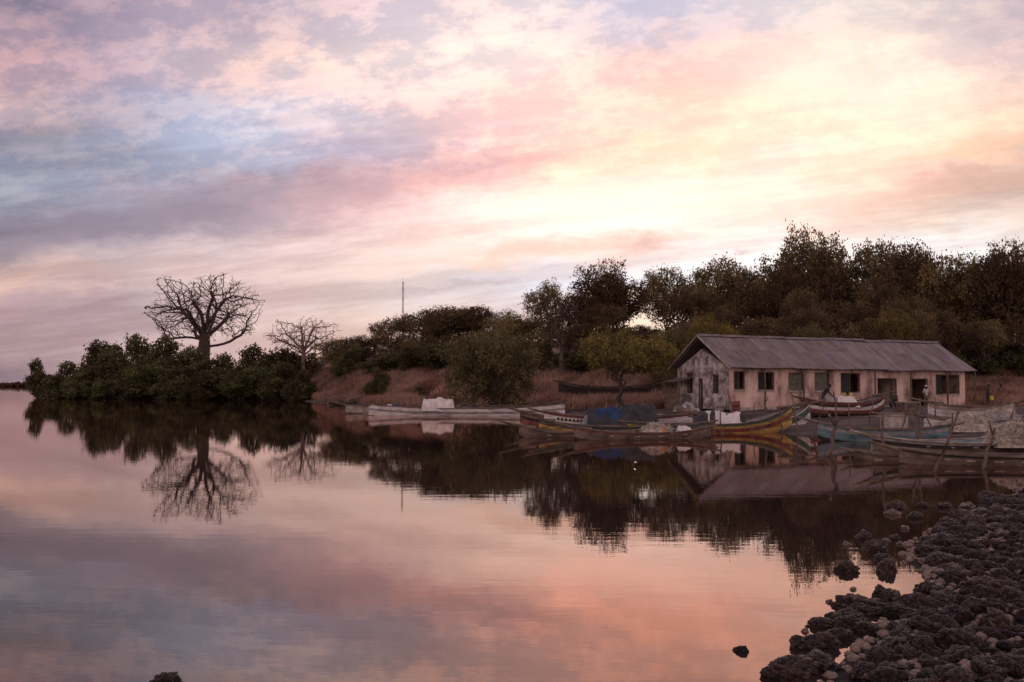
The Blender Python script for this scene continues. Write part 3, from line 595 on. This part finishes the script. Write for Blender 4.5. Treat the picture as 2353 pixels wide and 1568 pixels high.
for px,d,l in ((1652,69,'grey plastic drum'),(1690,68.5,'rusty oil drum'),(2052,72,'dark oil drum')):
    b=MB(); pts=[(0,0,z) for z in (0,.03,.28,.3,.32,.58,.6,.62,.85,.88)]; b.tube(pts,[.27,.29,.29,.305,.29,.29,.305,.29,.29,.27],16)
    x=(px-1176.5)/F*d; e=thing('drum',l+' standing on the ground before the shed','drum',(x,d,gz(x,d))); child(e,'barrel',b.mesh('barrel',[M['bgrey' if 'grey' in l else 'bred' if 'rusty' in l else 'bblk']],True))
r=random.Random(19)
for k in range(22):
    px=r.uniform(1560,2300) if k<14 else r.uniform(720,1300); d=r.uniform(56,68) if k<14 else np.interp(px,[720,1000,1300],[136,110,90])+r.uniform(-1,3); x=(px-1176.5)/F*d; b=MB(); ln=r.uniform(.8,2.4); b.box(-ln/2,ln/2,-.09,.09,0,.05); b.box(-ln*.3,-ln*.3+.06,-.2,.2,.052,.09)
    e=thing('plank','weathered loose plank lying on the mud','plank',(x,d,gz(x,d)+.03),'loose planks on the mud',r.uniform(0,3.1)); child(e,'board',b.mesh('plank',[M['woodpale' if k%3 else 'wood']]))
r=random.Random(11)
def stake(p0,p1,rad,fork=0):
    p0=Vector(p0);p1=Vector(p1); b=MB(); pts=[];n=7
    for i in range(n+1):
        t=i/n; pts.append(p0.lerp(p1,t)-p0+Vector((r.uniform(-1,1),r.uniform(-1,1),0))*rad*.9*(0<i<n))
    b.tube(pts,[rad*(1.15-.45*i/n) for i in range(n+1)],7)
    if fork:
        q=pts[-2]; b.tube([q,q+Vector((fork*.5,.02,.15)),q+Vector((fork,0,.42))],[rad*.7,rad*.6,rad*.4],6)
    e=thing('mooring_stake','rough bent wooden mooring stake standing in the shallow water','stake',p0,'wooden mooring stakes'); child(e,'pole',b.mesh('pole',[M['wood']],True))
for a in ((1640,1000,1642,925,.05,0),(1660,1002,1655,945,.04,0),(1700,985,1672,905,.045,0),(1768,992,1757,915,.05,.2),(1833,1000,1826,925,.05,0),(1862,1008,1892,935,.05,0),(1900,1050,1922,965,.08,-.25),
 (2030,1058,2030,950,.05,0),(2118,1045,2092,938,.05,.25),(2110,1035,2114,915,.045,0),(2140,1085,2203,948,.045,.15),(2250,1078,2286,983,.05,-.12),(2080,985,2040,905,.045,0),(2165,1008,2115,935,.04,0),(1955,1010,1950,925,.045,0),(1600,985,1612,935,.04,0),(2005,1040,2012,990,.045,.12),
 (1800,995,1790,930,.04,0),(1985,1015,2003,940,.045,.15),(2180,1020,2188,950,.04,0),(2300,1030,2330,940,.045,.15),(1930,1000,1915,900,.05,0),(2145,1005,2150,915,.035,0),(2065,1012,2085,925,.035,.1),(2215,1000,2200,925,.035,0),(1725,990,1735,925,.035,0)):
    x,y=G(a[0],a[1]); tp=at(a[2],a[3],y); stake((x,y,-.3),tp,a[4],a[5])
# ------------------------------------------------ rocks
rng=np.random.default_rng(21); RK=[]
for k in range(9):
    bm=bmesh.new(); bmesh.ops.create_icosphere(bm,subdivisions=5,radius=1)
    sc=Vector((rng.uniform(.95,1.3),rng.uniform(.75,.95),rng.uniform(.55,.78)))
    pl=[(Vector(rng.normal(size=3)).normalized(),rng.uniform(.55,.85)) for _ in range(6)]
    for v in bm.verts:
        q=v.co.copy(); o1=Vector((k*5.3,1.1,0)); n1=mn.noise(q*1.2+o1)
        wq=q+Vector((mn.noise(q*2+o1),mn.noise(q*2.3-o1),mn.noise(q*1.9+o1*2)))*.32
        vr=mn.voronoi(wq*1.3+o1)[0]; rid=min(vr[1]-vr[0],.5)
        v2=mn.voronoi(wq*3.0-o1)[0]; r2=min(v2[1]-v2[0],.3)
        s=.88+.36*n1+.44*(rid-.22)
        for nn,dd_ in pl:
            c_=q.dot(nn)
            if c_*s>dd_: s=dd_/c_*.6+s*.4
        s+=.17*(r2-.12)+.085*mn.fractal(q*6+o1,.8,2,4)
        v.co=Vector((q.x*sc.x,q.y*sc.y,q.z*sc.z))*s*1.08
    me=bpy.data.meshes.new('rock'); bm.to_mesh(me); bm.free(); me.materials.append(M['rock']); me.polygons.foreach_set('use_smooth',np.ones(len(me.polygons),bool)); RK.append(me)
pts=np.column_stack([rng.uniform(1.2,16,70000),rng.uniform(5.2,26,70000)])
s=sdist(pts); vis=(pts[:,0]<pts[:,1]*.53+.8)
ok=(s>-1.0)&vis&(s<6)&(rng.random(len(s))<np.where(s<.2,np.clip((s+1.0)/1.2,0,1)**2*.025,1)); pts=pts[ok]; s=s[ok]
KP=np.zeros((0,3))
for p,ss in zip(pts,s):
    rad=.062+.095*rng.random()**1.6+(.05 if ss<1.0 and rng.random()<.25 else 0)
    if ss<0: rad*=.75
    if p[1]>15: rad*=1.15
    if len(KP):
        dd=np.hypot(KP[:,0]-p[0],KP[:,1]-p[1])
        if (dd<(KP[:,2]+rad)*.95).any(): continue
    KP=np.vstack([KP,[p[0],p[1],rad]])
    if len(KP)>1900: break
print('rocks',len(KP))
Zr=hz(KP[:,:2]); Zr=np.maximum(Zr,-.06)
extra=[(G(1945,1312),.13),(G(2040,1312),.15),(G(1890,1440),.10),(G(1915,1418),.06),(G(1703,1498),.06),(G(2060,1168),.16),(G(2165,1165),.13),(G(2050,1182),.10),(G(1985,1238),.13),(G(383,1572),.10),(G(1945,1252),.06),(G(1965,1395),.17),(G(2035,1375),.15),(G(1950,1432),.15),(G(1870,1488),.15),(G(1830,1540),.17),(G(1890,1530),.14),(G(2000,1455),.14),(G(2100,1190),.14),(G(2120,1165),.11),(G(2010,1265),.14),(G(2030,1290),.12),(G(1905,1384),.04),(G(1850,1452),.04),(G(2080,1215),.07),(G(1960,1355),.04),(G(1800,1560),.12),(G(1925,1470),.12),(G(1990,1410),.12)]
allr=[(x,y,z+rd*.22,rd) for (x,y,rd),z in zip(KP,Zr)]+[(q[0],q[1],.0,rd) for q,rd in extra]
def score(t):
    x,y,z,rd=t; inv=abs(x/y)<.53 and y>7.3; return (0 if inv else 1,-rd/y)
allr.sort(key=score)
def mat_of(x,y,z,rd):
    return Matrix.Translation((x,y,z))@Matrix.Rotation(rng.uniform(0,6.28),4,'Z')@Matrix.Rotation(rng.normal(0,.4),4,'X')@Matrix.Scale(rd*1.28,4)
for i,t in enumerate(allr[:295]):
    o=bpy.data.objects.new('rock',RK[i%9]); COL.objects.link(o); o.matrix_world=mat_of(*t)
    tag(o,'rough knobbly dark brown rock on the stony shore','rock','rocks along the stony shore')
vv=[];ff=[];n0=0
small=[t for t in allr[295:] if abs(t[0]/t[1])<.58 and t[1]>6]
gp=np.column_stack([rng.uniform(1.2,16,16000),rng.uniform(5.2,26,16000)]); sg=sdist(gp); gp=gp[(sg>-.05)&(sg<6)&(gp[:,0]<gp[:,1]*.53+.8)]; zg_=hz(gp)
small2=[(p[0],p[1],z+.01,rng.uniform(.02,.055)) for p,z in zip(gp,zg_)][:5000]
def ico(n):
    bm=bmesh.new(); bmesh.ops.create_icosphere(bm,subdivisions=n,radius=1); bm.verts.ensure_lookup_table(); lo=np.array([v.co[:] for v in bm.verts]); lf=np.array([[v.index for v in f.verts] for f in bm.faces]); bm.free(); return lo,lf
lo,lf=ico(2); lo2=lo*np.array([1,.85,.65])*(1+.25*np.sin(lo[:,[0]]*4+lo[:,[1]]*3)*np.cos(lo[:,[2]]*4))
l3,f3=ico(3)
def rockify(base,k):
    out=[]
    for q in base:
        q=Vector(q); o1=Vector((k*3.3,1.1,4)); vr=mn.voronoi(q*1.5+o1)[0]; s=.85+.4*mn.noise(q*1.2+o1)+.5*(min(vr[1]-vr[0],.45)-.2)+.13*mn.fractal(q*5+o1,.8,2,3); out.append((q.x*1.15*s,q.y*.85*s,q.z*.68*s))
    return np.array(out)
MD=[rockify(l3,k) for k in range(9)]
for k,t in enumerate(small+small2):
    bv,bf=(MD[k%9],f3) if k<len(small) else (lo2,lf)
    mt=np.array(mat_of(*t)); vv.append(bv@mt[:3,:3].T+mt[:3,3]); ff.append(bf+n0); n0+=len(bv)
o=mesh_obj('stones',np.concatenate(vv),np.concatenate(ff),[M['rock']],smooth=True); tag(o,'small dark stones between the shore rocks','stones',None,'stuff')
# ------------------------------------------------ people
def person(label,loc,rz,top,legs,bend=0.0,arms='down',cap=None,h=1.0):
    J={}
    def rot(p,a,o=(0,0,.95)):
        y,z=p[1]-o[1],p[2]-o[2]; return (p[0],o[1]+y*math.cos(a)-z*math.sin(a),o[2]+y*math.sin(a)+z*math.cos(a))
    up=dict(spine=(0,0,1.12),chest=(0,.0,1.36),neck=(0,0,1.49),jaw=(0,-.02,1.57),head=(0,-.015,1.645),crown=(0,0,1.70),nose=(0,-.115,1.625),earl=(.085,0,1.63),earr=(-.085,0,1.63),shl=(.18,0,1.42),shr=(-.18,0,1.42))
    J['pelvis']=(0,0,.95)
    for k,p in up.items(): J[k]=rot(p,bend)
    for s,sg in (('l',1),('r',-1)):
        J['hip'+s]=(sg*.10,0,.90); J['kn'+s]=(sg*.12,-.03,.49); J['an'+s]=(sg*.12,.03,.08); J['to'+s]=(sg*.13,-.15,.035)
        sh=Vector(J['sh'+s])
        if arms=='down': el=sh+Vector((sg*.06,.03,-.28)); wr=el+Vector((sg*.01,-.07,-.25))
        elif arms=='work': el=sh+Vector((sg*.05,-.10,-.26)); wr=el+Vector((-sg*.06,-.18,-.16))
        else: el=sh+Vector((sg*.10,.02,-.26)); wr=el+Vector((sg*.02,-.14,-.18))
        dr=(wr-el).normalized(); J['el'+s]=tuple(el); J['wr'+s]=tuple(wr); pm=wr+dr*.07; J['pa'+s]=tuple(pm)
        for q in range(4): J[f'f{q}{s}']=tuple(pm+dr*(.075-.012*abs(q-1))+Vector((0,(q-1.5)*.022,-.01)))
        J['th'+s]=tuple(wr+dr*.06+Vector((-sg*.03,-.045,0)))
    E=[('pelvis','spine',1),('spine','chest',1),('chest','neck',0),('neck','jaw',0),('jaw','head',0),('head','crown',0),('head','nose',0),('head','earl',0),('head','earr',0)]
    for s in 'lr': E+=[('pelvis','hip'+s,2),('hip'+s,'kn'+s,2),('kn'+s,'an'+s,2),('an'+s,'to'+s,0),('chest','sh'+s,1),('sh'+s,'el'+s,1),('el'+s,'wr'+s,0),('wr'+s,'pa'+s,0),('wr'+s,'th'+s,0)]+[('pa'+s,f'f{q}{s}',0) for q in range(4)]
    Rd=dict(pelvis=.14,spine=.13,chest=.15,neck=.055,jaw=.075,head=.095,crown=.07,nose=.014,ear=.014,sh=.065,el=.045,wr=.03,pa=.034,hip=.1,kn=.062,an=.042,to=.035,th=.011,f=.009)
    ks=list(J); me=bpy.data.meshes.new('body'); me.from_pydata([J[k] for k in ks],[(ks.index(a),ks.index(b)) for a,b,_ in E],[])
    o=bpy.data.objects.new('tmp',me); COL.objects.link(o); o.modifiers.new('s','SKIN'); sb=o.modifiers.new('d','SUBSURF'); sb.levels=1; sb.render_levels=1
    for i,k in enumerate(ks):
        rd=Rd.get(k) or next(v for q,v in sorted(Rd.items(),key=lambda t:-len(t[0])) if k.startswith(q)); me.skin_vertices[0].data[i].radius=(rd,rd); me.skin_vertices[0].data[i].use_root=(k=='pelvis')
    dg=bpy.context.evaluated_depsgraph_get(); m2=bpy.data.meshes.new_from_object(o.evaluated_get(dg)); bpy.data.objects.remove(o)
    m2.materials.clear()
    for q in ('skin',top,legs): m2.materials.append(M[q])
    for p in m2.polygons:
        c=p.center; best=9;bi=0
        for a,b,mi in E:
            A_,B_=Vector(J[a]),Vector(J[b]); ab=B_-A_; t=max(0,min(1,(c-A_).dot(ab)/ab.dot(ab))); dd=(c-A_-ab*t).length
            if dd<best: best=dd;bi=mi
        p.material_index=bi; p.use_smooth=True
    e=thing('person',label,'person',loc,None,rz,(h,h,h)); child(e,'body',m2)
    bm=bmesh.new(); bmesh.ops.create_uvsphere(bm,u_segments=16,v_segments=10,radius=.108); hd=Vector(J['head'])
    for v in list(bm.verts):
        if v.co.z<-.005: bm.verts.remove(v)
    bm2=bpy.data.meshes.new('hair'); bm.to_mesh(bm2); bm.free(); bm2.materials.append(M[cap or 'ck']); child(e,'cap' if cap else 'hair',bm2,hd+Vector((0,.008,.01)),(bend,0,0))
    return e
def pz(px,d): x=(px-1176.5)/F*d; return (x,d,gz(x,d))
person('person in dark clothes bending over a boat to work',((1890-1176.5)/F*60.6,60.6,zc+.35),1.2,'ck','cb',.6,'work')
person('person in yellow shirt bending over a boat to work',((1955-1176.5)/F*61.6,61.6,zc+.05),-.9,'cy','cb',.75,'work')
person('person in pale shirt and white cap by the shed door',pz(2126,77.0)[:2]+(.64,),.3,'cw','cbr',.05,'down',cap='bwhite')
person('person in black clothes walking with a yellow can',pz(2268,80),.9,'ck','ck',.12,'carry')
person('person in brown clothes standing in the dry grass',pz(2299,84),-.3,'cbr','cbr',.0,'down')
x,y,z=pz(2277,79.7); b=MB(); b.box(-.12,.12,-.09,.09,0,.3); b.tube([(-.07,0,.3),(-.07,0,.36),(.07,0,.36),(.07,0,.3)],[.015]*4,5); b.tube([(.08,0,.29),(.08,0,.34)],[.03,.03],8)
e=thing('jerrycan','yellow plastic jerrycan carried by a walking person','can',(x,y,z+.45)); child(e,'can_body',b.mesh('can',[M['cy']]))
# ------------------------------------------------ world
wd=bpy.data.worlds.new("World"); scene.world=wd; wd.use_nodes=True; nt=wd.node_tree; N=nt.nodes; L=nt.links; N.clear()
def math_(op,a,b=None,c=None,clamp=False):
    n=N.new('ShaderNodeMath'); n.operation=op; n.use_clamp=clamp
    for i,x in enumerate((a,b,c)):
        if x is None: continue
        if isinstance(x,(int,float)): n.inputs[i].default_value=x
        else: L.new(x,n.inputs[i])
    return n.outputs[0]
def mrange(x,a,b,c=0,d=1,sm=True):
    n=N.new('ShaderNodeMapRange'); n.interpolation_type='SMOOTHSTEP' if sm else 'LINEAR'
    L.new(x,n.inputs['Value'])
    for k,v in zip(('From Min','From Max','To Min','To Max'),(a,b,c,d)): n.inputs[k].default_value=v
    return n.outputs[0]
def mixc(f,a,b,mode='MIX'):
    n=N.new('ShaderNodeMix'); n.data_type='RGBA'; n.blend_type=mode
    for k,x in (('Factor',f),('A',a),('B',b)):
        if isinstance(x,(int,float)): n.inputs[k].default_value=x
        elif isinstance(x,tuple): n.inputs[k].default_value=(*x,1)
        else: L.new(x,n.inputs[k])
    return n.outputs['Result']
def comb(x,y,z=0.0):
    n=N.new('ShaderNodeCombineXYZ')
    for i,q in enumerate((x,y,z)):
        if isinstance(q,(int,float)): n.inputs[i].default_value=q
        else: L.new(q,n.inputs[i])
    return n.outputs[0]
def noise_(vec,scale,detail=5,rough=.55,col=False):
    n=N.new('ShaderNodeTexNoise'); n.inputs['Scale'].default_value=scale; n.inputs['Detail'].default_value=detail; n.inputs['Roughness'].default_value=rough
    L.new(vec,n.inputs['Vector']); return n.outputs['Color' if col else 'Fac']
tc=N.new('ShaderNodeTexCoord'); sp=N.new('ShaderNodeSeparateXYZ'); L.new(tc.outputs['Generated'],sp.inputs[0]); X,Y,Zz=sp.outputs
yy=math_('MAXIMUM',Y,.12); a=math_('DIVIDE',X,yy); b_=math_('DIVIDE',Zz,yy)
wc=noise_(comb(a,math_('MULTIPLY',b_,2.2)),6,7,.66,True); s3=N.new('ShaderNodeSeparateColor'); L.new(wc,s3.inputs[0])
def warp(base,c,k1): return math_('ADD',base,math_('MULTIPLY',math_('SUBTRACT',c,.5),k1))
aw=warp(a,s3.outputs[0],.26); bw=warp(b_,s3.outputs[1],.10)
PXn=math_('MULTIPLY_ADD',aw,F/3200,(1176+400)/3200); PY=math_('MULTIPLY_ADD',bw,-F,885)
cx=[0,300,600,900,1200,1500,1800,2100,2353]
rows_=[(-1400,[(120,112,138)]*9),
(-450,[(120,110,132),(140,130,150),(165,155,175),(190,175,194),(205,190,196),(212,198,206),(216,198,202),(214,196,194),(195,178,184)]),
(10,[(146,134,154),(190,170,186),(214,194,202),(236,216,222),(250,234,232),(216,212,228),(240,230,228),(240,227,220),(208,192,200)]),
(130,[(200,168,178),(202,182,196),(242,216,212),(250,234,228),(255,245,236),(240,221,214),(252,240,226),(253,245,229),(232,214,210)]),
(250,[(208,182,187),(184,182,202),(208,210,228),(238,224,225),(252,237,229),(250,234,219),(254,244,226),(253,243,222),(248,228,200)]),
(340,[(146,148,166),(174,180,200),(202,207,226),(210,200,212),(240,222,216),(253,242,226),(254,246,232),(252,238,216),(228,200,182)]),
(420,[(160,166,184),(168,164,184),(174,165,182),(202,184,190),(244,228,219),(255,251,241),(255,250,237),(242,219,202),(210,182,171)]),
(500,[(138,128,146),(154,144,162),(188,172,184),(226,209,211),(255,252,247),(255,255,252),(255,252,246),(242,226,212),(230,208,196)]),
(570,[(154,138,150),(196,177,184),(226,204,205),(238,218,214),(243,231,228),(238,232,234),(250,251,254),(248,245,245),(244,234,230)]),
(640,[(218,180,170),(214,188,187),(230,204,201),(234,217,214),(222,227,241),(236,242,253),(243,245,252),(244,240,244),(236,226,228)]),
(700,[(180,152,160),(188,164,171),(216,190,189),(222,206,207),(224,217,228),(245,233,228),(238,228,228),(232,216,213),(222,206,206)]),
(780,[(176,150,158),(188,164,169),(217,189,187),(228,200,191),(228,203,193),(241,211,194),(233,209,198),(222,198,191),(212,191,188)]),
(880,[(142,124,136),(162,142,150),(200,170,168),(215,185,175),(225,190,175),(238,198,175),(228,194,175),(218,184,171),(204,173,170)])]
res=None; prev=None
for py,cs in rows_:
    cr=N.new('ShaderNodeValToRGB'); R_=cr.color_ramp; R_.interpolation='CARDINAL'
    while len(R_.elements)<9: R_.elements.new(.5)
    for e_,x_,c_ in zip(R_.elements,cx,cs): e_.position=(x_+400)/3200
    for e_,x_,c_ in zip(R_.elements,cx,cs): e_.color=(*s2l(c_),1)
    L.new(PXn,cr.inputs['Fac'])
    res=cr.outputs[0] if res is None else mixc(mrange(PY,prev,py),res,cr.outputs[0]); prev=py
ca=math_('ADD',math_('MULTIPLY',a,.9),math_('MULTIPLY',b_,.5)); cb_=math_('SUBTRACT',math_('MULTIPLY',b_,1.7),math_('MULTIPLY',a,.35))
n1=noise_(comb(ca,cb_,1.3),16,9,.70); n1b=mrange(n1,.42,.60)
up_=mrange(b_,.12,.25); lf_=mrange(a,.45,-.15,.5,1); k1=math_('MULTIPLY',up_,lf_)
mul=mixc(n1b,(.79,.81,.89),(1.17,1.05,1.0)); res=mixc(k1,res,mixc(1.0,res,mul,'MULTIPLY'))
sa=math_('MULTIPLY',a,2.4); sb_=math_('SUBTRACT',math_('MULTIPLY',b_,20),math_('MULTIPLY',a,2.4))
n2=noise_(comb(sa,sb_,4.1),1.9,8,.68); n2b=mrange(n2,.38,.62)
mul2=mixc(n2b,(.84,.80,.82),(1.10,1.09,1.08)); k2=mrange(b_,.36,.16,.15,.95); res=mixc(k2,res,mixc(1.0,res,mul2,'MULTIPLY'))
def gauss(px,py,wx,wy,tilt):
    ca_,cb0=ray(px,py)
    dx=math_('DIVIDE',math_('SUBTRACT',aw,ca_),wx/F); dyt=math_('SUBTRACT',math_('SUBTRACT',bw,cb0),math_('MULTIPLY',math_('SUBTRACT',aw,ca_),tilt)); dy=math_('DIVIDE',dyt,wy/F)
    return math_('EXPONENT',math_('MULTIPLY',math_('ADD',math_('MULTIPLY',dx,dx),math_('MULTIPLY',dy,dy)),-1.0))
def cloud(px,py,wx,wy,col,st,tilt=.12):
    global res
    res=mixc(math_('MULTIPLY',gauss(px,py,wx,wy,tilt),st),res,s2l(col))
cloud(1250,570,330,20,(238,208,194),.85); cloud(1470,556,70,18,(205,180,180),.8); cloud(1690,565,32,12,(200,182,190),.8)
cloud(2250,420,330,45,(214,180,165),.8,.18); cloud(300,505,520,50,(148,136,155),.75,.15); cloud(1080,655,200,12,(190,176,186),.7); cloud(90,320,120,36,(134,137,154),.5); cloud(850,430,260,45,(192,170,182),.6,.2)
cloud(1620,330,230,26,(242,221,198),.7); cloud(1900,200,200,60,(255,250,236),.6,.0); cloud(1450,450,420,60,(255,255,250),.7,.1); cloud(2250,320,300,30,(244,208,172),.6,.2)
cloud(1475,680,50,30,(255,230,195),.9,0)
hsn=N.new('ShaderNodeHueSaturation'); hsn.inputs['Saturation'].default_value=.95; L.new(res,hsn.inputs['Color']); res=hsn.outputs[0]
# the core of the sunset sky is brighter than the film can hold, and warm
def boost(px,py,wx,wy,col):
    global res
    g_=gauss(px,py,wx,wy,.05); res=mixc(g_,res,mixc(1.0,res,col,'MULTIPLY'))
boost(1450,430,620,120,(1.62,1.06,.94)); boost(1650,230,600,140,(1.55,1.01,.93))
back=mixc(mrange(Zz,0,.8),(1.08,.79,.75),(.60,.51,.56))
res=mixc(mrange(Y,-.05,.45),back,res)
ns=N.new('ShaderNodeTexSky'); ns.sky_type='NISHITA'; ns.sun_disc=False; ns.sun_elevation=math.radians(3.2); ns.sun_rotation=math.radians(7.4)
vs=N.new('ShaderNodeVectorMath'); vs.operation='SCALE'; L.new(ns.outputs[0],vs.inputs[0]); vs.inputs['Scale'].default_value=.005
va=N.new('ShaderNodeVectorMath'); va.operation='ADD'; L.new(res,va.inputs[0]); L.new(vs.outputs[0],va.inputs[1])
bg=N.new('ShaderNodeBackground'); L.new(va.outputs[0],bg.inputs[0]); bg.inputs[1].default_value=1.0
wo=N.new('ShaderNodeOutputWorld'); L.new(bg.outputs[0],wo.inputs[0])
wd.cycles.sampling_method='MANUAL'; wd.cycles.sample_map_resolution=256
sl=bpy.data.lights.new('sun','SUN'); sl.energy=.5; sl.angle=math.radians(4); sl.color=(1,.72,.5)
so=bpy.data.objects.new('sun',sl); COL.objects.link(so); az,el=math.radians(7.4),math.radians(3.2)
dv=Vector((math.sin(az)*math.cos(el),math.cos(az)*math.cos(el),math.sin(el))); so.rotation_euler=dv.to_track_quat('Z','Y').to_euler()
cam=bpy.data.cameras.new('camera'); cam.lens=35; cam.sensor_width=36; cam.clip_end=9000; co=bpy.data.objects.new('camera',cam); COL.objects.link(co)
co.location=(0,0,CAMH); co.rotation_euler=(math.pi/2+PITCH,0,0); scene.camera=co
scene.view_settings.view_transform='Standard'; scene.view_settings.look='None'; scene.view_settings.exposure=0
